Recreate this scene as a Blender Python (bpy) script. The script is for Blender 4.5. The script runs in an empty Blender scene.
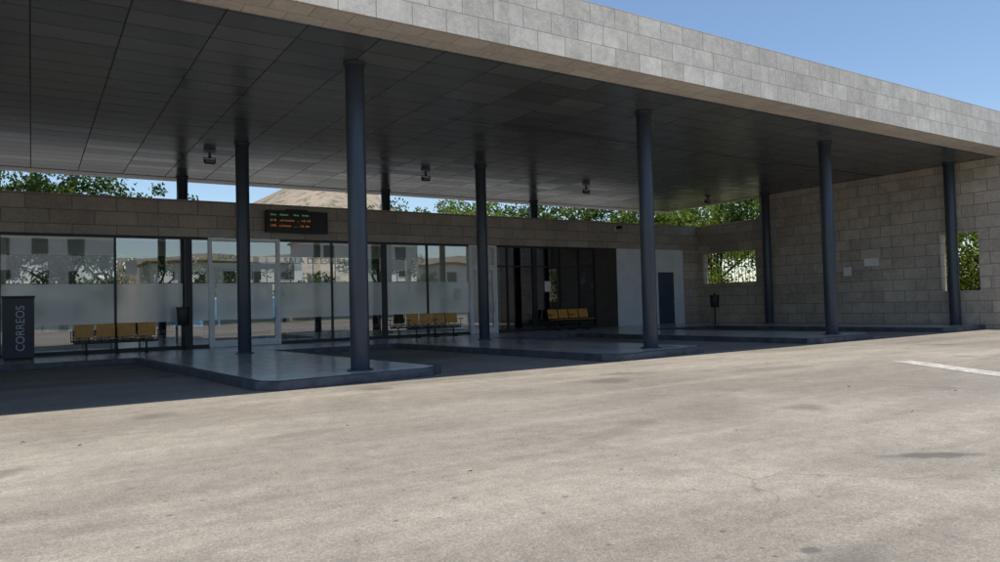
import bpy, bmesh, math, random
from mathutils import Vector, Matrix, noise
random.seed(7)
S=bpy.context.scene
COL=S.collection

# ------------------------------------------------------------------ helpers
class NT:
    def __init__(s,name):
        s.m=bpy.data.materials.new(name); s.m.use_nodes=True
        s.t=s.m.node_tree; s.t.nodes.clear()
        s.out=s.t.nodes.new('ShaderNodeOutputMaterial')
    def n(s,typ,**kw):
        nd=s.t.nodes.new('ShaderNode'+typ)
        for k,v in kw.items(): setattr(nd,k,v)
        return nd
    def l(s,a,b): s.t.links.new(a,b)
    def setin(s,nd,k,v):
        if isinstance(v,bpy.types.NodeSocket): s.l(v,nd.inputs[k])
        else: nd.inputs[k].default_value=v
    def math(s,op,a,b=0.0,c=None,clamp=False):
        nd=s.n('Math',operation=op); nd.use_clamp=clamp
        s.setin(nd,0,a); s.setin(nd,1,b)
        if c is not None: s.setin(nd,2,c)
        return nd.outputs[0]
    def mix(s,f,a,b,blend='MIX'):
        nd=s.n('Mix',data_type='RGBA',blend_type=blend)
        s.setin(nd,0,f)
        for i,v in ((6,a),(7,b)):
            if isinstance(v,bpy.types.NodeSocket): s.l(v,nd.inputs[i])
            else: nd.inputs[i].default_value=(*v[:3],1)
        return nd.outputs[2]
    def noise(s,vec,scale,detail=4,rough=.55,dist=0):
        nd=s.n('TexNoise'); s.setin(nd,'Scale',scale); s.setin(nd,'Detail',detail); s.setin(nd,'Roughness',rough); s.setin(nd,'Distortion',dist)
        if vec is not None: s.l(vec,nd.inputs['Vector'])
        return nd.outputs['Fac']
    def ramp(s,f,pts):
        nd=s.n('ValToRGB'); s.l(f,nd.inputs[0]); cr=nd.color_ramp
        while len(cr.elements)<len(pts): cr.elements.new(.5)
        for e,(p,c) in zip(cr.elements,pts):
            e.position=p; e.color=(c,c,c,1) if not isinstance(c,tuple) else (*c[:3],1)
        return nd.outputs[0]
    def bsdf(s,col,rough=.6,metal=0,bump=None,bs=.3,bd=.01,**kw):
        b=s.n('BsdfPrincipled')
        if isinstance(col,bpy.types.NodeSocket): s.l(col,b.inputs['Base Color'])
        else: b.inputs['Base Color'].default_value=(*col[:3],1)
        s.setin(b,'Roughness',rough); s.setin(b,'Metallic',metal)
        for k,v in kw.items(): s.setin(b,k,v)
        if bump is not None:
            bn=s.n('Bump'); s.setin(bn,'Strength',bs); s.setin(bn,'Distance',bd); s.l(bump,bn.inputs['Height']); s.l(bn.outputs[0],b.inputs['Normal'])
        s.l(b.outputs[0],s.out.inputs[0]); return b
    def pos(s): return s.n('NewGeometry').outputs['Position']

def plain(name,col,rough=.5,metal=0,var=.12,scale=3,bump=0):
    k=NT(name); p=k.pos(); f=k.noise(p,scale,5)
    g=k.ramp(f,[(.3,1-var),(.7,1+var)])
    c=k.mix(1.0,col,g,'MULTIPLY')
    f2=k.noise(p,scale*6,3)
    r=k.math('MULTIPLY_ADD',f2,.25,rough-.12)
    k.bsdf(c,r,metal,bump=f2 if bump else None,bs=bump)
    return k.m

def uvplane(k):
    """planar coordinates for axis aligned stonework"""
    g=k.n('NewGeometry'); sp=k.n('SeparateXYZ'); k.l(g.outputs['Position'],sp.inputs[0])
    sn=k.n('SeparateXYZ'); k.l(g.outputs['True Normal'],sn.inputs[0])
    ax=k.math('GREATER_THAN',k.math('ABSOLUTE',sn.outputs[0]),.5)
    az=k.math('GREATER_THAN',k.math('ABSOLUTE',sn.outputs[2]),.5)
    x,y,z=sp.outputs
    u=k.math('ADD',k.math('MULTIPLY',y,ax),k.math('MULTIPLY',x,k.math('SUBTRACT',1.0,ax)))
    v=k.math('ADD',k.math('MULTIPLY',y,az),k.math('MULTIPLY',z,k.math('SUBTRACT',1.0,az)))
    cb=k.n('CombineXYZ'); k.l(u,cb.inputs[0]); k.l(v,cb.inputs[1])
    return cb.outputs[0],g.outputs['Position']

def stone(name,c1,c2,mort,bw,bh,offset=.5,zoff=0.0,ms=.006,rough=.6,vein=.35,bs=.5):
    k=NT(name); uv,p=uvplane(k)
    mp=k.n('Mapping'); k.l(uv,mp.inputs[0]); mp.inputs['Location'].default_value=(0.13,zoff,0)
    br=k.n('TexBrick'); br.offset=offset; br.squash=1
    k.l(mp.outputs[0],br.inputs['Vector'])
    for a,b in (('Color1',(0,0,0,1)),('Color2',(1,1,1,1)),('Mortar',(.5,.5,.5,1)),('Scale',1.0),('Mortar Size',ms),('Mortar Smooth',.1),('Bias',0.0),('Brick Width',bw),('Row Height',bh)):
        br.inputs[a].default_value=b
    base=k.mix(br.outputs['Color'],c1,c2)
    n1=k.noise(p,2.2,7,.62,1.2); base=k.mix(k.ramp(n1,[(.35,0.0),(.65,vein)]),base,tuple(x*.62 for x in c1))
    n2=k.noise(p,14,6,.7,.6); base=k.mix(k.ramp(n2,[(.5,0.0),(.72,.45)]),base,tuple(min(.8,x*1.35) for x in c2))
    n3=k.noise(p,.35,3); base=k.mix(1.0,base,k.ramp(n3,[(.3,.85),(.7,1.1)]),'MULTIPLY')
    w_=k.noise(p,3.1,8,.7,2.5); vv=k.math('ABSOLUTE',k.math('SUBTRACT',w_,.5))
    base=k.mix(k.ramp(vv,[(.0,.45),(.018,0.0)]),base,tuple(min(.8,x*1.3) for x in c2))
    mp2=k.n('Mapping'); k.l(p,mp2.inputs[0]); mp2.inputs['Scale'].default_value=(1,1,.12)
    base=k.mix(k.ramp(k.noise(mp2.outputs[0],2.6,5,.65),[(.52,0.0),(.75,.35)]),base,tuple(x*.55 for x in c1))
    base=k.mix(br.outputs['Fac'],base,mort)
    h=k.math('ADD',k.math('MULTIPLY',br.outputs['Fac'],-1.0),k.math('MULTIPLY',k.noise(p,25,6,.7),.35))
    k.bsdf(base,rough,bump=h,bs=bs,bd=.008)
    return k.m

# ------------------------------------------------------------------ materials
M={}
M['fascia']=stone('fascia_stone',(.50,.45,.385),(.68,.62,.54),(.27,.24,.205),.60,.372,.5,zoff=.37,ms=.007,vein=.5)
M['wall']=stone('wall_stone',(.42,.36,.295),(.62,.54,.45),(.2,.175,.15),.80,.40,.5,zoff=-.15,ms=.010,vein=.5)
M['band']=stone('band_stone',(.36,.31,.26),(.50,.44,.37),(.15,.13,.11),1.1,.40,.5,zoff=.2,ms=.010)
M['soffstone']=stone('soffit_stone',(.50,.44,.38),(.58,.52,.45),(.25,.22,.19),.60,.40,.5,ms=.006)
M['column']=plain('column_paint',(.040,.052,.070),.34,0,.10,2.5)
M['kerb']=plain('kerb_paint',(.075,.084,.102),.5,0,.45,4,.15)
M['darkframe']=plain('dark_aluminium',(.028,.03,.034),.4,.2,.1,3)
M['whiteframe']=plain('white_aluminium',(.80,.82,.82),.4,0,.05,3)
M['whitewall']=plain('white_render',(.78,.80,.82),.8,0,.07,1.5,.1)
M['ceil']=plain('interior_ceiling',(.78,.78,.75),.8)
M['bluedoor']=plain('blue_door_paint',(.05,.075,.12),.4)
M['bluebox']=plain('navy_panel',(.016,.022,.038),.35)
M['wood']=plain('varnished_plywood',(.66,.33,.055),.4,0,.15,9)
M['black']=plain('black_metal',(.018,.018,.02),.4,.3)
M['greyseat']=plain('grey_seat',(.07,.075,.08),.4,.3)
M['steel']=plain('grey_steel',(.35,.36,.37),.35,.8)
M['lettergrey']=plain('grey_vinyl',(.45,.47,.5),.5)
M['paper']=plain('paper',(.8,.8,.78),.7)
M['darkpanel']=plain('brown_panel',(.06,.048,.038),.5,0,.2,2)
M['roof']=plain('roof_gravel',(.3,.29,.27),.9,0,.2,4)
M['interior']=plain('interior_wall',(.74,.74,.68),.8,0,.1,1)
M['house']=plain('white_house_render',(.72,.69,.63),.85,0,.1,1)
M['winglass']=plain('dark_window',(.03,.04,.05),.1)
M['bark']=plain('bark',(.10,.075,.055),.9,0,.3,8,.6)
M['rooftile']=plain('roof_tile',(.32,.16,.1),.8,0,.25,4)
M['bannerblue']=plain('blue_hoarding',(.10,.28,.50),.6,0,.3,.8)
M['dryleaf']=plain('dry_leaf',(.42,.30,.09),.8)

# soffit panels
k=NT('soffit_metal_panels'); uv,p=uvplane(k)
br=k.n('TexBrick'); br.offset=0.0; br.squash=1; k.l(uv,br.inputs['Vector'])
for a,b in (('Color1',(0,0,0,1)),('Color2',(1,1,1,1)),('Mortar',(.5,.5,.5,1)),('Scale',1.0),('Mortar Size',.011),('Mortar Smooth',.1),('Bias',0.0),('Brick Width',1.2),('Row Height',.6)):
    br.inputs[a].default_value=b
c=k.mix(br.outputs['Color'],(.082,.088,.092),(.124,.130,.133))
n=k.noise(p,.35,4); c=k.mix(1.0,c,k.ramp(n,[(.3,.88),(.7,1.1)]),'MULTIPLY')
c=k.mix(br.outputs['Fac'],c,(.010,.010,.010))
r=k.math('ADD',k.math('MULTIPLY',br.outputs['Color'],.10),.22)
r=k.math('ADD',r,k.math('MULTIPLY',br.outputs['Fac'],.6))
sc=k.n('SeparateXYZ'); k.l(uv,sc.inputs[0])
fx=k.math('FRACT',k.math('DIVIDE',sc.outputs[0],1.2)); fy=k.math('FRACT',k.math('DIVIDE',sc.outputs[1],.6))
pil=k.math('MULTIPLY',k.math('MULTIPLY',fx,k.math('SUBTRACT',1.0,fx)),k.math('MULTIPLY',fy,k.math('SUBTRACT',1.0,fy)))
h=k.math('ADD',k.math('MULTIPLY',br.outputs['Fac'],-1.0),k.math('MULTIPLY',pil,5.0))
h=k.math('ADD',h,k.math('MULTIPLY',k.noise(p,.7,1),.5))
k.bsdf(c,r,0.0,bump=h,bs=.5,bd=.006); M['soffit']=k.m

# platform tiles
k=NT('platform_tiles'); uv,p=uvplane(k)
br=k.n('TexBrick'); br.offset=0.0; k.l(uv,br.inputs['Vector'])
for a,b in (('Color1',(0,0,0,1)),('Color2',(1,1,1,1)),('Mortar',(.5,.5,.5,1)),('Scale',1.0),('Mortar Size',.004),('Mortar Smooth',.1),('Bias',0.0),('Brick Width',.4),('Row Height',.4)):
    br.inputs[a].default_value=b
c=k.mix(br.outputs['Color'],(.56,.55,.51),(.64,.63,.59))
c=k.mix(k.ramp(k.noise(p,.5,5,.55),[(.4,0.0),(.75,.4)]),c,(.44,.425,.39))
c=k.mix(k.ramp(k.noise(p,90,2),[(.45,0.0),(.7,.4)]),c,(.68,.67,.64))
c=k.mix(br.outputs['Fac'],c,(.3,.29,.27))
k.bsdf(c,k.math('MULTIPLY_ADD',k.noise(p,1.2,4),.2,.08),bump=br.outputs['Fac'],bs=.1,bd=.002); M['tile']=k.m

# asphalt
k=NT('worn_asphalt'); p=k.pos()
big=k.noise(p,.16,6,.62,.9); mid=k.noise(p,.9,7,.68,.6); fine=k.noise(p,45,6,.75)
c=k.mix(k.ramp(big,[(.40,0.0),(.60,1.0)]),(.215,.188,.150),(.335,.298,.240))
c=k.mix(k.ramp(mid,[(.44,0.0),(.68,.6)]),c,(.195,.172,.14))
for rot,sc_,amt,colr in ((12,.7,.5,(.39,.352,.285)),(-28,.55,.55,(.18,.16,.132)),(40,.5,.4,(.37,.332,.27)),(-5,1.3,.45,(.17,.15,.125))):
    mpx=k.n('Mapping'); k.l(p,mpx.inputs[0]); mpx.inputs['Scale'].default_value=(.13,1.0,1); mpx.inputs['Rotation'].default_value=(0,0,math.radians(rot)); mpx.inputs['Location'].default_value=(rot,rot*.3,0)
    c=k.mix(k.ramp(k.noise(mpx.outputs[0],sc_,6,.66,.6),[(.48,0.0),(.68,amt)]),c,colr)
v=k.n('TexVoronoi'); k.l(p,v.inputs['Vector']); v.inputs['Scale'].default_value=120
c=k.mix(1.0,c,k.ramp(v.outputs['Color'],[(0,.68),(.5,1.0),(1,1.32)]),'MULTIPLY')
c=k.mix(1.0,c,k.ramp(fine,[(.3,.80),(.7,1.2)]),'MULTIPLY')
c=k.mix(1.0,c,k.ramp(k.noise(p,5,7,.75),[(.3,.80),(.7,1.15)]),'MULTIPLY')
v2=k.n('TexVoronoi'); k.l(p,v2.inputs['Vector']); v2.inputs['Scale'].default_value=.6; v2.inputs['Randomness'].default_value=1
wob=k.math('ADD',v2.outputs['Distance'],k.math('MULTIPLY',k.noise(p,3.5,6,.7),.30))
c=k.mix(k.math('MULTIPLY',k.ramp(wob,[(.18,1.0),(.36,0.0)]),.75),c,(.11,.098,.082))
for s4,t4 in ((4.5,.13),(1.9,.10)):
    v4=k.n('TexVoronoi'); k.l(p,v4.inputs['Vector']); v4.inputs['Scale'].default_value=s4
    c=k.mix(k.ramp(k.math('ADD',v4.outputs['Distance'],k.math('MULTIPLY',k.noise(p,6,3,.7),.12)),[(t4-.02,.75),(t4+.02,0.0)]),c,(.085,.077,.068))
def stain(cx,cy,rx,ry,ang,amt,col):
    global c
    mp=k.n('Mapping',vector_type='TEXTURE'); k.l(p,mp.inputs[0]); mp.inputs['Location'].default_value=(cx,cy,0); mp.inputs['Rotation'].default_value=(0,0,ang); mp.inputs['Scale'].default_value=(rx,ry,1)
    ln=k.n('VectorMath',operation='LENGTH'); k.l(mp.outputs[0],ln.inputs[0])
    d=k.math('ADD',ln.outputs['Value'],k.math('MULTIPLY_ADD',k.noise(p,6,6,.75),1.3,-.65))
    c=k.mix(k.ramp(d,[(.6,amt),(1.15,0.0)]),c,col)
stain(5.8,2.9,.42,.12,-.55,.85,(.105,.092,.077))
stain(7.6,8.6,.45,.35,.2,.75,(.12,.108,.09))
stain(8.6,9.2,.7,.3,-.4,.6,(.14,.125,.10))
stain(3.2,2.2,.07,.05,0,.8,(.10,.09,.08))
stain(-.4,7.0,.5,.25,.3,.6,(.14,.125,.10))
stain(10.8,8.0,1.3,.3,-.15,.55,(.14,.125,.10))
stain(2.3,7.2,.6,.18,.1,.5,(.15,.135,.11))
stain(4.6,5.2,1.2,.16,.35,.4,(.15,.135,.11))
dv=k.n('VectorMath',operation='ADD'); nz=k.n('TexNoise'); nz.inputs['Scale'].default_value=1.2; nz.inputs['Detail'].default_value=5; k.l(p,nz.inputs['Vector'])
k.l(p,dv.inputs[0]); k.l(nz.outputs['Color'],dv.inputs[1])
v3=k.n('TexVoronoi',feature='DISTANCE_TO_EDGE'); k.l(dv.outputs[0],v3.inputs['Vector']); v3.inputs['Scale'].default_value=.22
crk=k.math('MULTIPLY',k.ramp(v3.outputs['Distance'],[(.0,1.0),(.003,0.0)]),k.ramp(k.noise(p,.5,3),[(.46,0.0),(.60,.6)]))
c=k.mix(crk,c,(.12,.108,.092))
hh_=k.math('ADD',fine,k.math('MULTIPLY',v.outputs['Distance'],.8))
k.bsdf(c,.88,bump=hh_,bs=.28,bd=.004); M['asphalt']=k.m

k=NT('dry_earth'); p=k.pos()
c=k.mix(k.ramp(k.noise(p,.08,6,.6),[(.35,0.0),(.65,1.0)]),(.30,.24,.165),(.15,.16,.07))
k.bsdf(c,.95); M['earth']=k.m
k=NT('dry_hillside'); p=k.pos()
c=k.mix(k.ramp(k.noise(p,.02,6,.6),[(.35,0.0),(.65,1.0)]),(.33,.26,.19),(.24,.195,.14))
c=k.mix(k.ramp(k.noise(p,.16,5,.7),[(.50,0.0),(.58,.8)]),c,(.10,.105,.06))
k.bsdf(c,.95); M['hill']=k.m

k=NT('faded_road_paint'); p=k.pos()
f=k.ramp(k.noise(p,6,8,.8),[(.44,0.0),(.66,1.0)])
c=k.mix(f,(.33,.30,.25),(.68,.66,.62)); k.bsdf(c,.8); M['paint']=k.m

def leafmat(name,a,b,tr):
    k=NT(name); p=k.pos()
    c=k.mix(k.ramp(k.noise(p,1.1,4,.6),[(.3,0.0),(.7,1.0)]),a,b)
    c=k.mix(1.0,c,k.ramp(k.noise(p,13,2),[(.3,.6),(.7,1.4)]),'MULTIPLY')
    d=k.n('BsdfDiffuse'); k.l(c,d.inputs[0]); t=k.n('BsdfTranslucent'); k.l(c,t.inputs[0])
    mx=k.n('MixShader'); mx.inputs[0].default_value=tr; k.l(d.outputs[0],mx.inputs[1]); k.l(t.outputs[0],mx.inputs[2]); k.l(mx.outputs[0],k.out.inputs[0])
    return k.m
M['leaf']=leafmat('tree_leaves',(.04,.07,.02),(.09,.135,.032),.3)
M['leafb']=leafmat('hedge_leaves',(.11,.165,.03),(.22,.28,.055),.4)

def glassmat(name,tint,base,frost=0,frostcol=(.6,.62,.58),gr=.012):
    k=NT(name)
    tr=k.n('BsdfTransparent'); tr.inputs[0].default_value=(*tint,1)
    gl=k.n('BsdfGlossy'); gl.inputs['Roughness'].default_value=gr; gl.inputs[0].default_value=(.95,.97,1,1)
    p=k.pos(); bn=k.n('Bump'); bn.inputs['Strength'].default_value=.03; bn.inputs['Distance'].default_value=.05
    k.l(k.noise(p,.8,1),bn.inputs['Height']); k.l(bn.outputs[0],gl.inputs['Normal'])
    lw=k.n('LayerWeight'); lw.inputs[0].default_value=.5
    fr=k.math('MULTIPLY_ADD',k.math('POWER',lw.outputs['Facing'],4.0),.7,base,clamp=True)
    body=tr.outputs[0]
    if frost:
        d=k.n('BsdfDiffuse'); d.inputs[0].default_value=(*frostcol,1); t=k.n('BsdfTranslucent'); t.inputs[0].default_value=(*frostcol,1)
        m1=k.n('MixShader'); m1.inputs[0].default_value=.25; k.l(d.outputs[0],m1.inputs[1]); k.l(t.outputs[0],m1.inputs[2])
        m2=k.n('MixShader'); m2.inputs[0].default_value=frost; k.l(tr.outputs[0],m2.inputs[1]); k.l(m1.outputs[0],m2.inputs[2]); body=m2.outputs[0]
    m3=k.n('MixShader'); k.l(fr,m3.inputs[0]); k.l(body,m3.inputs[1]); k.l(gl.outputs[0],m3.inputs[2]); k.l(m3.outputs[0],k.out.inputs[0])
    return k.m
M['glass']=glassmat('clear_glass',(.74,.79,.77),.28)
M['glassdark']=glassmat('tinted_glass',(.35,.36,.37),.12)
M['frost']=glassmat('frosted_film',(.8,.82,.8),.20,.88,(.92,.94,.88),.08)
def emis(name,col,st):
    k=NT(name); e=k.n('Emission'); e.inputs[0].default_value=(*col,1); e.inputs[1].default_value=st; k.l(e.outputs[0],k.out.inputs[0]); return k.m
M['led']=emis('led_orange',(1,.33,.08),.5); M['ledg']=emis('led_green',(.25,.75,.35),.3)

# ------------------------------------------------------------------ mesh builder
class MB:
    def __init__(s): s.bm=bmesh.new(); s.mats=[]
    def mi(s,m):
        m=M[m]
        if m not in s.mats: s.mats.append(m)
        return s.mats.index(m)
    def box(s,x0,x1,y0,y1,z0,z1,m,rot=None):
        i=s.mi(m); c=Vector(((x0+x1)/2,(y0+y1)/2,(z0+z1)/2))
        mt=Matrix.Translation(c)@(rot if rot else Matrix())@Matrix.Diagonal((abs(x1-x0),abs(y1-y0),abs(z1-z0),1))
        r=bmesh.ops.create_cube(s.bm,size=1,matrix=mt)
        for f in {f for v in r['verts'] for f in v.link_faces}: f.material_index=i
    def quad(s,pts,m):
        f=s.bm.faces.new([s.bm.verts.new(p) for p in pts]); f.material_index=s.mi(m); return f
    def tube(s,p0,p1,r0,m,r1=None,seg=12,cap=True,smooth=True):
        p0=Vector(p0);p1=Vector(p1); r1=r0 if r1 is None else r1; d=p1-p0
        mt=Matrix.Translation((p0+p1)/2)@d.to_track_quat('Z','Y').to_matrix().to_4x4()
        r=bmesh.ops.create_cone(s.bm,cap_ends=cap,segments=seg,radius1=r0,radius2=r1,depth=d.length,matrix=mt)
        i=s.mi(m)
        for f in {f for v in r['verts'] for f in v.link_faces}:
            f.material_index=i
            if len(f.verts)==4 and smooth: f.smooth=True
    def done(s,name,loc=(0,0,0),parent=None,bevel=0,rz=0):
        me=bpy.data.meshes.new(name); s.bm.to_mesh(me); s.bm.free()
        for m in s.mats: me.materials.append(m)
        o=bpy.data.objects.new(name,me); COL.objects.link(o); o.location=loc; o.rotation_euler[2]=rz
        if parent: o.parent=parent
        if bevel:
            b=o.modifiers.new('bevel','BEVEL'); b.width=bevel; b.segments=2; b.limit_method='ANGLE'; b.angle_limit=math.radians(50); b.harden_normals=False
        return o
def empty(name,loc=(0,0,0)):
    e=bpy.data.objects.new(name,None); COL.objects.link(e); e.location=loc; return e
def text(body,size,loc,rot,mat,name,parent,ext=.004,align='LEFT',sx=1):
    cu=bpy.data.curves.new(name,'FONT'); cu.body=body; cu.size=size; cu.extrude=ext; cu.align_x=align; cu.resolution_u=3
    o=bpy.data.objects.new(name+'_c',cu); COL.objects.link(o)
    dg=bpy.context.evaluated_depsgraph_get(); dg.update()
    me=bpy.data.meshes.new_from_object(o.evaluated_get(dg)); bpy.data.objects.remove(o)
    me.materials.clear(); me.materials.append(M[mat])
    q=bpy.data.objects.new(name,me); COL.objects.link(q); q.location=loc; q.rotation_euler=rot; q.scale=(sx,1,1); q.parent=parent
    return q

FY=23.5; WX=26.35; SZ=5.6; TZ=6.715; PZ=.15
# ------------------------------------------------------------------ ground
b=MB(); b.quad([(-2500,-2500,0),(2500,-2500,0),(2500,2500,0),(-2500,2500,0)],'earth'); b.done('ground')
b=MB(); b.quad([(-70,-24,.004),(27,-24,.004),(27,32,.004),(-70,32,.004)],'asphalt'); b.quad([(27,-24,.004),(70,-24,.004),(70,9,.004),(27,9,.004)],'asphalt'); b.done('asphalt_yard')
b=MB()
d=Vector((-1.3,-2.1)).normalized(); nn=Vector((-d.y,d.x))*.20
b.quad([(13.5-nn.x,7.2-nn.y,.008),(13.5+nn.x,7.2+nn.y,.008),(11.6+nn.x,4.2+nn.y,.008),(11.6-nn.x,4.2-nn.y,.008)][::-1],'paint')
b.done('painted_marking')
rng=random.Random(5); b=MB()
for i in range(46):
    x=rng.uniform(-4,16); y=rng.uniform(2,10.8) if i%3 else rng.uniform(10.9,19.5); s_=rng.uniform(.015,.032); a=rng.uniform(0,6.28)
    ca,sa=math.cos(a)*s_,math.sin(a)*s_
    b.quad([(x-ca,y-sa,.006),(x+sa*.5,y-ca*.5,.012+rng.uniform(0,.012)),(x+ca,y+sa,.007),(x-sa*.5,y+ca*.5,.014)],'dryleaf')
b.done('fallen_leaves')

# ------------------------------------------------------------------ platform
pts=[(-16,23.45),(-16,20)]
for kk in (-1,0,1,2,3):
    L=2.9+7.03*kk; R=6.35+7.03*kk
    if kk==3: pts+=[(L-.75,20),(L,11.5),(L+.3,11.25),(WX-.01,11.3)]
    else: pts+=[(L-.75,20),(L,11.5),(L+.3,11.2),(R-.35,11.5),(R,11.85),(R-.75,20)]
pts+=[(WX-.01,23.45)]
bm=bmesh.new(); f=bm.faces.new([bm.verts.new((x,y,0)) for x,y in pts]); 
r=bmesh.ops.extrude_face_region(bm,geom=[f]); vs=[e for e in r['geom'] if isinstance(e,bmesh.types.BMVert)]
bmesh.ops.translate(bm,verts=vs,vec=(0,0,PZ)); bmesh.ops.recalc_face_normals(bm,faces=bm.faces)
for ff in bm.faces: ff.material_index=1
top=[ff for ff in bm.faces if ff.normal.z>.9]
for ff in top: ff.material_index=0
ri=bmesh.ops.inset_region(bm,faces=top,thickness=.12,use_even_offset=True)
for ff in ri['faces']: ff.material_index=1
me=bpy.data.meshes.new('bus_platform'); bm.to_mesh(me); bm.free(); me.materials.append(M['tile']); me.materials.append(M['kerb'])
o=bpy.data.objects.new('bus_platform',me); COL.objects.link(o)
bv=o.modifiers.new('bevel','BEVEL'); bv.width=.018; bv.segments=2; bv.limit_method='ANGLE'; bv.angle_limit=math.radians(50)

# ------------------------------------------------------------------ columns
def column(x,y,z0=PZ,r=.168):
    b=MB(); b.tube((0,0,0),(0,0,SZ-z0),r,'column',seg=48)
    b.tube((0,0,0),(0,0,.025),r+.06,'column',seg=40,smooth=False)
    b.tube((0,0,SZ-z0-.05),(0,0,SZ-z0),r+.03,'column',seg=40,smooth=False)
    b.done('canopy_column',(x,y,z0),bevel=.004)
for x in (-2.2,4.85,11.9,18.95,26.0): column(x,12.05)
for x in (-2.45,4.62,11.9,18.95,25.95): column(x,19.3)
for x in (-3.0,4.1,11.2,18.05): column(x,25.0,PZ)

# ------------------------------------------------------------------ canopy
cn=empty('bus_station_canopy')
X0,X1,Y0,Y1=-16.0,26.7,9.95,25.9
b=MB(); w=.75
for z in (SZ,):
    i='soffstone'
    b.quad([(X0,Y0,z),(X0,Y0+w,z),(X1,Y0+w,z),(X1,Y0,z)],i)
    b.quad([(X0,Y1-w,z),(X0,Y1,z),(X1,Y1,z),(X1,Y1-w,z)],i)
    b.quad([(X0,Y0+w,z),(X0,Y1-w,z),(X0+w,Y1-w,z),(X0+w,Y0+w,z)],i)
    b.quad([(X1-.4,Y0+w,z),(X1-.4,Y1-w,z),(X1,Y1-w,z),(X1,Y0+w,z)],i)
b.done('soffit_border',parent=cn)
b=MB(); z=SZ+.012
b.quad([(X0+w,Y0+w,z),(X0+w,Y1-w,z),(X1-.4,Y1-w,z),(X1-.4,Y0+w,z)],'soffit')
for q in ([(X0+w,Y0+w),(X1-.4,Y0+w)],[(X0+w,Y1-w),(X1-.4,Y1-w)]):
    (a,c),(d_,e)=q; b.quad([(a,c,SZ),(d_,e,SZ),(d_,e,z),(a,c,z)],'darkframe')
b.done('soffit_panels',parent=cn)
b=MB(); b.box(8.2,26.2,14.62,14.65,SZ-.004,SZ+.01,'greyseat'); b.done('soffit_seam',parent=cn)
b=MB()
b.quad([(X0,Y0,SZ),(X1,Y0,SZ),(X1,Y0,TZ),(X0,Y0,TZ)],'fascia')
b.quad([(X0,Y1,SZ),(X0,Y1,TZ),(X1,Y1,TZ),(X1,Y1,SZ)],'fascia')
b.quad([(X0,Y0,SZ),(X0,Y0,TZ),(X0,Y1,TZ),(X0,Y1,SZ)],'fascia')
b.quad([(X1,Y0,SZ),(X1,Y1,SZ),(X1,Y1,TZ),(X1,Y0,TZ)],'fascia')
b.quad([(X0,Y0,TZ),(X1,Y0,TZ),(X1,Y1,TZ),(X0,Y1,TZ)],'roof')
b.done('fascia',parent=cn)

# ------------------------------------------------------------------ right stone wall
b=MB(); W1=WX+.34
def wallY(y0,y1,z0,z1): b.box(WX,W1,y0,y1,z0,z1,'wall')
wallY(2,11.4,0,SZ-.003) ; wallY(11.4,12.6,0,1.3); wallY(11.4,12.6,3.25,SZ-.003); wallY(12.6,19.9,0,SZ-.003)
wallY(19.9,20.2,0,4.65); wallY(20.2,23.1,0,1.95); wallY(20.2,23.1,3.35,4.65); wallY(23.1,31,0,4.65)
for i in range(15): b.box(WX+.15,WX+.17,20.28+i*.19,20.30+i*.19,1.95,3.35,'black')
b.box(WX+.14,WX+.18,20.2,23.1,2.62,2.65,'black')
b.done('stone_wall')

# ------------------------------------------------------------------ building
bd=empty('bus_station_building')
BY=31.0
b=MB()
b.box(-16,-.72,FY-.06,FY+.2,PZ,3.53,'wall')
b.box(-16,WX-.005,FY-.1,FY+.22,3.53,4.65,'band')
b.box(25.4,WX-.005,FY-.06,FY+.2,PZ,3.527,'wall')
b.done('stone_cladding',parent=bd)
b=MB(); b.box(21.3,25.4,FY-.03,FY+.2,PZ,3.527,'whitewall'); b.done('white_wall',parent=bd)
b=MB(); b.box(23.72,24.72,FY-.06,FY-.031,PZ+.01,2.5,'bluedoor'); b.box(23.66,23.72,FY-.07,FY-.031,PZ,2.56,'whiteframe'); b.box(24.72,24.78,FY-.07,FY-.031,PZ,2.56,'whiteframe'); b.box(23.72,24.72,FY-.07,FY-.031,2.5,2.56,'whiteframe')
b.tube((24.6,FY-.1,1.1),(24.6,FY-.1,1.25),.012,'steel')
b.done('service_door',parent=bd)
b=MB(); b.box(-16,26.3,FY+.22,BY,4.0,4.3,'ceil'); b.box(-16,26.3,FY+.22,BY,4.3,4.4,'roof'); b.done('roof_slab',parent=bd)
b=MB(); b.box(-16,26.3,FY-.05,BY,.02,PZ-.001,'tile'); b.done('interior_floor',parent=bd)
b=MB()
b.box(-16,26.3,BY-.2,BY,PZ,.6,'interior'); b.box(-16,26.3,BY-.2,BY,3.5,4.0,'interior')
for x in [-16,-13,-9,-5,-1,3.4,7.8,12.2,14.8]: b.box(x,x+.2,BY-.2,BY,.6,3.5,'interior')
b.box(15.4,26.3,BY-.2,BY,.6,3.5,'interior')
b.box(-16.2,-16,FY,BY,PZ,4.4,'interior')
b.box(15.3,15.45,FY+.3,BY-.2,PZ,4.0,'interior')
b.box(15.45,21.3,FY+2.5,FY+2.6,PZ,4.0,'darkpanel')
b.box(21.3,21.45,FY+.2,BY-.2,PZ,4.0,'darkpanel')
b.box(8.4,12.8,29.2,29.7,PZ,1.25,'interior')
b.box(-.9,-.75,FY+.2,BY-.2,PZ,4,'interior')
b.done('interior_walls',parent=bd)
b=MB()
for x in range(-16,15,1): b.box(x+.32,x+.35,BY-.13,BY-.1,.6,3.5,'darkframe')
b.box(-16,15.4,BY-.14,BY-.1,2.35,2.42,'darkframe'); b.box(-16,15.4,BY-.14,BY-.1,.6,.66,'darkframe')
b.done('rear_window_frames',parent=bd)
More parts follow.
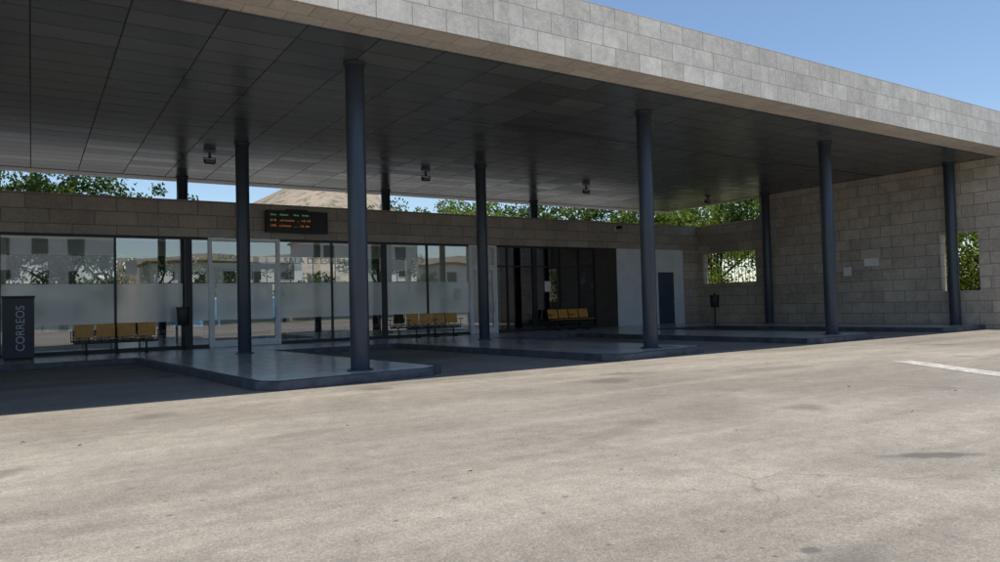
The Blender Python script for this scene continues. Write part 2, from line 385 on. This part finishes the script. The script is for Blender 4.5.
# glass
b=MB(); gy=FY
def pane(x0,x1,z0,z1,m,y=gy): b.quad([(x0,y,z0),(x1,y,z0),(x1,y,z1),(x0,y,z1)],m)
xs=[-.72,2.03,3.87,4.62,6.7,8.5,10.4,12.1,13.9,15.03,16.9,18.2,20.07]
for a,c in zip(xs,xs[1:]): pane(a,c,PZ,3.53,'glass' if c<=15.1 else 'glassdark')
b.done('glazing',parent=bd)
b=MB()
for a,c in zip(xs,xs[1:]):
    if c<=13.95 and not (4.5<a<6): pane(a+.04,c-.04,.98,2.12,'frost',gy-.006)
    if a==4.62: pane(4.8,5.55,.98,2.12,'frost',gy-.006); pane(5.77,6.52,.98,2.12,'frost',gy-.006)
b.done('frosted_film',parent=bd)
b=MB(); b.box(20.07,21.3,FY-.02,FY+.1,PZ,3.527,'darkpanel'); b.done('brown_panel',parent=bd)
b=MB()
for x in (-.72,2.03,4.0,8.5,10.4,12.1,15.6,16.9,18.2,19.2,20.04):
    w=.03
    if x in (4.0,10.4,16.9): w=.10
    b.box(x-w,x+w,gy-.05,gy+.05,PZ,3.527,'darkframe')
for a,c in ((-.69,4.56),(6.76,13.84),(15.1,20.04)):
    b.box(a,c,gy-.045,gy+.045,3.45,3.526,'darkframe'); b.box(a,c,gy-.045,gy+.045,PZ,.25,'darkframe')
b.box(15.1,20.04,gy-.04,gy+.04,2.68,2.74,'darkframe')
b.done('dark_window_frames',parent=bd)
b=MB()
def door(x0,x1,leafs):
    y0,y1=gy-.09,gy+.06; t=.05
    for x in (x0,x1): b.box(x-t,x+t,y0,y1,PZ,3.5,'whiteframe')
    b.box(x0+t,x1-t,y0,y1,3.42,3.5,'whiteframe'); b.box(x0+t,x1-t,y0,y1,2.66,2.74,'whiteframe')
    n=leafs; w=(x1-x0-2*t)/n
    for i in range(n):
        a=x0+t+i*w; c=a+w
        b.box(a+.005,a+.06,y0+.02,y1-.02,PZ+.01,2.655,'whiteframe'); b.box(c-.06,c-.005,y0+.02,y1-.02,PZ+.01,2.655,'whiteframe')
        b.box(a+.06,c-.06,y0+.02,y1-.02,PZ+.01,PZ+.2,'whiteframe'); b.box(a+.06,c-.06,y0+.02,y1-.02,2.57,2.655,'whiteframe')
        b.tube((c-.09,y0-.03,.95),(c-.09,y0-.03,1.35),.012,'steel')
door(4.62,6.7,2); door(13.9,15.03,1)
b.done('white_entrance_doors',parent=bd)
text('SALA DE ESPERA',.29,(6.9,gy-.06,2.74),(math.pi/2,0,0),'paper','window_lettering',bd,.006,sx=1.0)
text('SALIDA',.2,(4.85,gy-.02,2.88),(math.pi/2,0,0),'paper','door_lettering',bd,.003,sx=1.0)
b=MB()
for x,z,w_,h_ in ((21.9,2.0,.34,.46),(22.0,1.5,.2,.28),(12.5,1.5,.3,.42),(13.2,1.45,.3,.42),(2.3,2.4,.3,.4),(14.4,1.6,.3,.42),(17.4,1.7,.3,.42)):
    b.box(x,x+w_,gy-.045 if x>21 else gy-.02,gy-.032 if x>21 else gy-.01,z,z+h_,'paper')
b.done('notice_sheets',parent=bd)

# electronic sign
e=empty('electronic_departure_sign',(7.25,FY-.3,3.72))
b=MB(); b.box(-1.0,1.0,-.12,.1,0,.70,'black')
b.box(-1.0,1.0,-.14,-.121,.66,.70,'darkframe'); b.box(-1.0,1.0,-.14,-.121,0,.04,'darkframe')
b.box(-.35,.35,-.08,.08,.70,.76,'darkframe')
b.box(-.7,-.62,.1,.2,.2,.5,'darkframe'); b.box(.62,.7,.1,.2,.2,.5,'darkframe'); b.done('housing',parent=e,bevel=.008)
text('Linea     Destino       Hora    Anden',.085,(-.88,-.125,.54),(math.pi/2,0,0),'ledg','header_text',e,.002)
text('2 1 0    . a l i c a n t e    . .   1 2 : 1 5\n\n1 0 2    v i l l e n a    . . .    1 2 : 4 0',.088,(-.88,-.125,.36),(math.pi/2,0,0),'led','departure_text',e,.002,sx=1.0)

# post pillar
e=empty('postal_locker',(-.28,22.1,PZ))
b=MB(); b.box(-.34,.34,-.22,.22,.05,1.57,'bluebox'); b.box(-.31,.31,-.19,.19,0,.05,'black'); b.box(-.36,.36,-.24,.24,1.57,1.62,'bluebox'); b.done('cabinet',parent=e,bevel=.012)
text('CORREOS',.27,(.13,-.224,.22),(math.pi/2,-math.pi/2,0),'lettergrey','lettering',e,.003,sx=.95)

# benches
def bench(x,y,n=4,rz=0,m='wood',z=PZ):
    b=MB(); L=n*.52
    b.box(0,L,-.03,.03,.30,.36,'black')
    for t in (.3,L/2,L-.3):
        b.tube((t,0,.03),(t,0,.3),.028,'black'); b.box(t-.03,t+.03,-.26,.26,0,.035,'black')
    for i in range(n):
        a=.03+i*.52; c=a+.46
        b.box(a,c,-.25,.18,.405,.425,m,rot=Matrix.Rotation(math.radians(-4),4,'X'))
        b.box(a,c,.20,.222,.47,.83,m,rot=Matrix.Rotation(math.radians(-12),4,'X'))
        b.tube((a+.12,.0,.35),(a+.12,-.1,.40),.014,'black'); b.tube((a+.34,.0,.35),(a+.34,-.1,.40),.014,'black')
        for q in (.12,.34): b.tube((a+q,.0,.34),(a+q,.19,.42),.014,'black'); b.tube((a+q,.19,.42),(a+q,.25,.7),.014,'black')
    for t in (0.0,L/2,L):
        b.tube((t,-.2,.62),(t,.18,.62),.014,'black'); b.tube((t,0,.34),(t,-.02,.62),.012,'black')
    b.done('waiting_bench',(x,y,z),bevel=.004,rz=rz)
bench(.95,22.7); bench(10.95,22.75); bench(17.1,22.75)
for x,y in ((4.6,24.5),(7.3,24.4),(9.6,24.4),(6.0,26.6),(8.6,27.0),(2.2,28.4)): bench(x,y,4,0,'greyseat')

def bin_(x,y):
    b=MB(); b.tube((0,0,0),(0,0,.85),.035,'black'); b.tube((0,0,0),(0,0,.02),.16,'black',seg=24)
    b.tube((0,-.0,.72),(0,0,1.22),.17,'black',r1=.2,seg=24); b.tube((0,0,1.22),(0,0,1.25),.21,'black',seg=24); b.box(-.03,.03,-.03,.03,1.25,1.33,'black')
    b.done('litter_bin',(x,y,PZ),bevel=.004)
bin_(24.7,21.1); bin_(3.75,22.9)

# floodlights
for x in (-2.8,4.2,10.95,17.8,24.6):
    b=MB(); b.box(-.04,.04,-.04,.04,-.08,0,'black'); b.box(-.19,-.17,-.02,.02,-.22,-.06,'black'); b.box(.17,.19,-.02,.02,-.22,-.06,'black'); b.box(-.19,.19,-.03,.03,-.09,-.07,'black')
    b.box(-.165,.165,-.06,.08,-.26,-.14,'black',rot=Matrix.Rotation(.5,4,'X')); b.box(-.14,.14,-.08,-.062,-.25,-.155,'steel',rot=Matrix.Rotation(.5,4,'X'))
    o=b.done('floodlight',(x,21.2,SZ+.005),bevel=.005); o.scale=(.85,.85,.85)
b=MB(); b.box(-.04,.04,.0,.03,-.1,.1,'whiteframe'); b.tube((0,0,0),(0,-.15,0),.02,'whiteframe'); b.box(-.05,.05,-.38,-.1,-.06,.06,'black'); b.done('security_camera',(21.2,FY-.13,4.4),bevel=.006)
b=MB(); b.box(-.012,0,-.28,.28,-.14,.14,'paper'); b.done('wall_notice',(WX,15.05,2.45)); 
b=MB(); b.box(-.012,0,-.2,.2,-.2,.2,'steel'); b.box(-.016,-.012,-.17,.17,-.17,.17,'paper'); b.done('wall_notice',(WX,16.0,2.15))

# ------------------------------------------------------------------ vegetation
def leaves(verts,faces,c,rad,n,size,rng):
    for _ in range(n):
        while True:
            q=Vector((rng.uniform(-1,1),rng.uniform(-1,1),rng.uniform(-1,1)))
            if q.length<=1: break
        pp=c+Vector((q.x*rad,q.y*rad,q.z*rad*.75))
        a=Vector((rng.gauss(0,1),rng.gauss(0,1),rng.gauss(0,1))).normalized(); t=a.orthogonal().normalized(); bb=a.cross(t)
        s_=size*rng.uniform(.6,1.3); i=len(verts)
        verts+= [pp-t*s_,pp+bb*s_*.5,pp+t*s_,pp-bb*s_*.5]; faces.append((i,i+1,i+2,i+3))
def tree_mesh(seed,h=7.5,cr=2.6,mat='leaf'):
    rng=random.Random(seed); b=MB(); th=h*.27
    b.tube((0,0,-.1),(.1,.05,th),.17,'bark',r1=.12,seg=10)
    cs=[]
    for i in range(9):
        a=i*2.4+rng.uniform(-.3,.3); e_=rng.uniform(.4,1.4); l=rng.uniform(.45,.9)*cr
        p1=Vector((.1,.05,th))+Vector((math.cos(a)*math.cos(e_)*l,math.sin(a)*math.cos(e_)*l,math.sin(e_)*l*1.4))
        b.tube((.1,.05,th-.1),p1,.07,'bark',r1=.03,seg=7)
        for j in range(3):
            p2=p1+Vector((rng.uniform(-1,1),rng.uniform(-1,1),rng.uniform(-.5,1.4)))*cr*.42
            b.tube(p1,p2,.03,'bark',r1=.01,seg=5); cs.append(p2)
        cs.append(p1)
    for i in range(34):
        q=Vector((rng.gauss(0,.45),rng.gauss(0,.45),rng.gauss(0,.45))); cs.append(Vector((q.x*cr,q.y*cr,h*.62+q.z*h*.36)))
    bm2=b.bm; mi=b.mi(mat); verts=[];faces=[]
    for c in cs: leaves(verts,faces,c,rng.uniform(.4,.85),85,.10,rng)
    bv=[bm2.verts.new(v) for v in verts]
    for f in faces: ff=bm2.faces.new([bv[i] for i in f]); ff.material_index=mi
    me=bpy.data.meshes.new('tree'); bm2.to_mesh(me); bm2.free()
    for m in b.mats: me.materials.append(m)
    return me
TM=[tree_mesh(1),tree_mesh(2),tree_mesh(3,8,2.9),tree_mesh(4,7.2,3.0,'leafb')]
def tree(x,y,i,s,rz): 
    o=bpy.data.objects.new('tree',TM[i]); COL.objects.link(o); o.location=(x,y,0); o.scale=(s,s,s); o.rotation_euler[2]=rz
for x,y,i,s in ((-6,37,0,1.3),(-3.6,38.5,2,1.2),(-1.2,37,1,1.22),(1.2,38,0,1.2),(3.4,38,2,1.05),(5.4,41,1,1.02),(9.5,45,0,.85),
                (17.6,40,1,1.12),(21,39,3,1.25),(24,38.5,3,1.3),(26.5,37,0,1.2),(29,37,3,1.35),(31.5,35,2,1.2),(34,33,3,1.35),(34.5,29,3,1.3),(34.5,25,2,1.2),(34,21,3,1.2),(34,16.5,1,1.1),(34,12,3,1.1)):
    tree(x,y,i,s,random.uniform(0,6))
for x,y,i,s in ((-14,-27,0,.8),(6,-29,1,.75),(22,-28,2,.75),(38,-28,1,.8)): tree(x,y,i,s,random.uniform(0,6))
rng=random.Random(9); V=[];Fc=[]
for i in range(300):
    yy=rng.uniform(8,33) if i<220 else rng.uniform(11.5,16); leaves(V,Fc,Vector((rng.uniform(28.4,30.3),yy,rng.uniform(.3,4.2)+.5*math.sin(yy*1.3))),rng.uniform(.45,.8),110,.09,rng)
me=bpy.data.meshes.new('hedge'); me.from_pydata([tuple(v) for v in V],[],Fc); me.materials.append(M['leafb']); o=bpy.data.objects.new('hedge',me); COL.objects.link(o)
V=[];Fc=[]
for i in range(260):
    xx=rng.uniform(-18,26); leaves(V,Fc,Vector((xx,rng.uniform(42.5,44),rng.uniform(.2,2.6)+.7*math.sin(xx*.9)+.4*math.sin(xx*2.3))),rng.uniform(.5,.9),70,.14,rng)
me=bpy.data.meshes.new('hedge'); me.from_pydata([tuple(v) for v in V],[],Fc); me.materials.append(M['leaf']); o=bpy.data.objects.new('hedge',me); COL.objects.link(o)
b=MB(); b.box(-16,24,41.2,41.4,0,2.0,'house'); b.box(5,13,41.15,41.199,.3,1.9,'bannerblue'); b.done('garden_wall')

# hills
bm=bmesh.new(); na,nr=220,26; rows=[]
def hh(az,r):
    az=(az+math.pi)%(2*math.pi)-math.pi
    t=min(1,max(0,(r-170)/330)); t=t*t*(3-2*t)
    d_=math.degrees(az)
    el=20+12*noise.noise(Vector((math.cos(az)*2.2,math.sin(az)*2.2,3)))+67*math.exp(-((d_-19.5)/8.5)**2)+25*math.exp(-((abs(d_)-165)/25)**2)
    el+=6*noise.noise(Vector((math.cos(az)*14,math.sin(az)*14,r*.006)))+2.2*noise.noise(Vector((math.cos(az)*60,math.sin(az)*60,r*.03)))
    return el*t-2
for j in range(nr+1):
    r=150+j*18
    rows.append([bm.verts.new((r*math.sin(2*math.pi*i/na),r*math.cos(2*math.pi*i/na),hh(2*math.pi*i/na,r))) for i in range(na)])
for j in range(nr):
    for i in range(na):
        f=bm.faces.new([rows[j][i],rows[j+1][i],rows[j+1][(i+1)%na],rows[j][(i+1)%na]]); f.smooth=True
bmesh.ops.recalc_face_normals(bm,faces=bm.faces)
me=bpy.data.meshes.new('hills'); bm.to_mesh(me); bm.free(); me.materials.append(M['hill']); o=bpy.data.objects.new('hills',me); COL.objects.link(o)

# houses
for (x,y,w_,h_,d_,sd_) in ((-34,-42,12,9.2,9,1),(-19,-42,12,6.5,9,1),(-4,-42,11,9.5,9,1),(10,-42,14,6.3,9,1),(27,-42,13,9.2,9,1),(43,-42,12,6.4,9,1),(-9,62,13,6.3,9,0),(9,66,12,6.2,9,0),(27,60,13,6.4,9,0)):
    e=empty('white_house',(x,y,0)); b=MB(); b.box(0,w_,0,d_,0,h_,'house'); b.done('walls',parent=e)
    b=MB(); b.box(-.3,w_+.3,-.3,d_+.3,h_,h_+.25,'rooftile'); b.done('roof',parent=e)
    b=MB(); 
    ya,yb=(d_,d_+.04) if sd_ else (-.04,0)
    for fl in range(int(h_//3)):
        for i in range(int(w_//3)):
            b.box(1+i*3,2.3+i*3,ya,yb,1+fl*3,2.5+fl*3,'winglass')
    b.done('windows',parent=e)

# ------------------------------------------------------------------ light
sd=Vector((-.06,.215,-1)).normalized()   # direction light travels
sun=bpy.data.lights.new('sun','SUN'); sun.energy=5.0; sun.angle=math.radians(.5); sun.color=(1,.95,.875)
so=bpy.data.objects.new('sun',sun); COL.objects.link(so); so.rotation_euler=sd.to_track_quat('-Z','Y').to_euler()
w=bpy.data.worlds.new('World'); S.world=w; w.use_nodes=True; nt=w.node_tree; bg=nt.nodes['Background']
sk=nt.nodes.new('ShaderNodeTexSky'); sk.sky_type='NISHITA'; sk.sun_disc=False
sv=-sd; sk.sun_elevation=math.asin(sv.z); sk.sun_rotation=math.atan2(sv.x,sv.y)%(2*math.pi); sk.dust_density=.2; sk.ozone_density=3.5; sk.air_density=1.1
nt.links.new(sk.outputs[0],bg.inputs[0]); bg.inputs[1].default_value=.15

# ------------------------------------------------------------------ camera
cam=bpy.data.cameras.new('camera'); cam.lens=26.0; cam.sensor_width=36; cam.clip_end=5000; cam.clip_start=.05
co=bpy.data.objects.new('camera',cam); COL.objects.link(co); S.camera=co
ya=math.radians(33); pt=math.atan(23/722); ro=.026
F=Vector((math.sin(ya)*math.cos(pt),math.cos(ya)*math.cos(pt),math.sin(pt))); R0=Vector((math.cos(ya),-math.sin(ya),0)); U0=R0.cross(F)
ex=R0*math.cos(ro)-U0*math.sin(ro); ey=R0*math.sin(ro)+U0*math.cos(ro)
mt=Matrix((ex,ey,-F)).transposed().to_4x4(); mt.translation=Vector((0,0,1.25)); co.matrix_world=mt
S.view_settings.view_transform='Standard'; S.view_settings.look='None'; S.view_settings.exposure=0
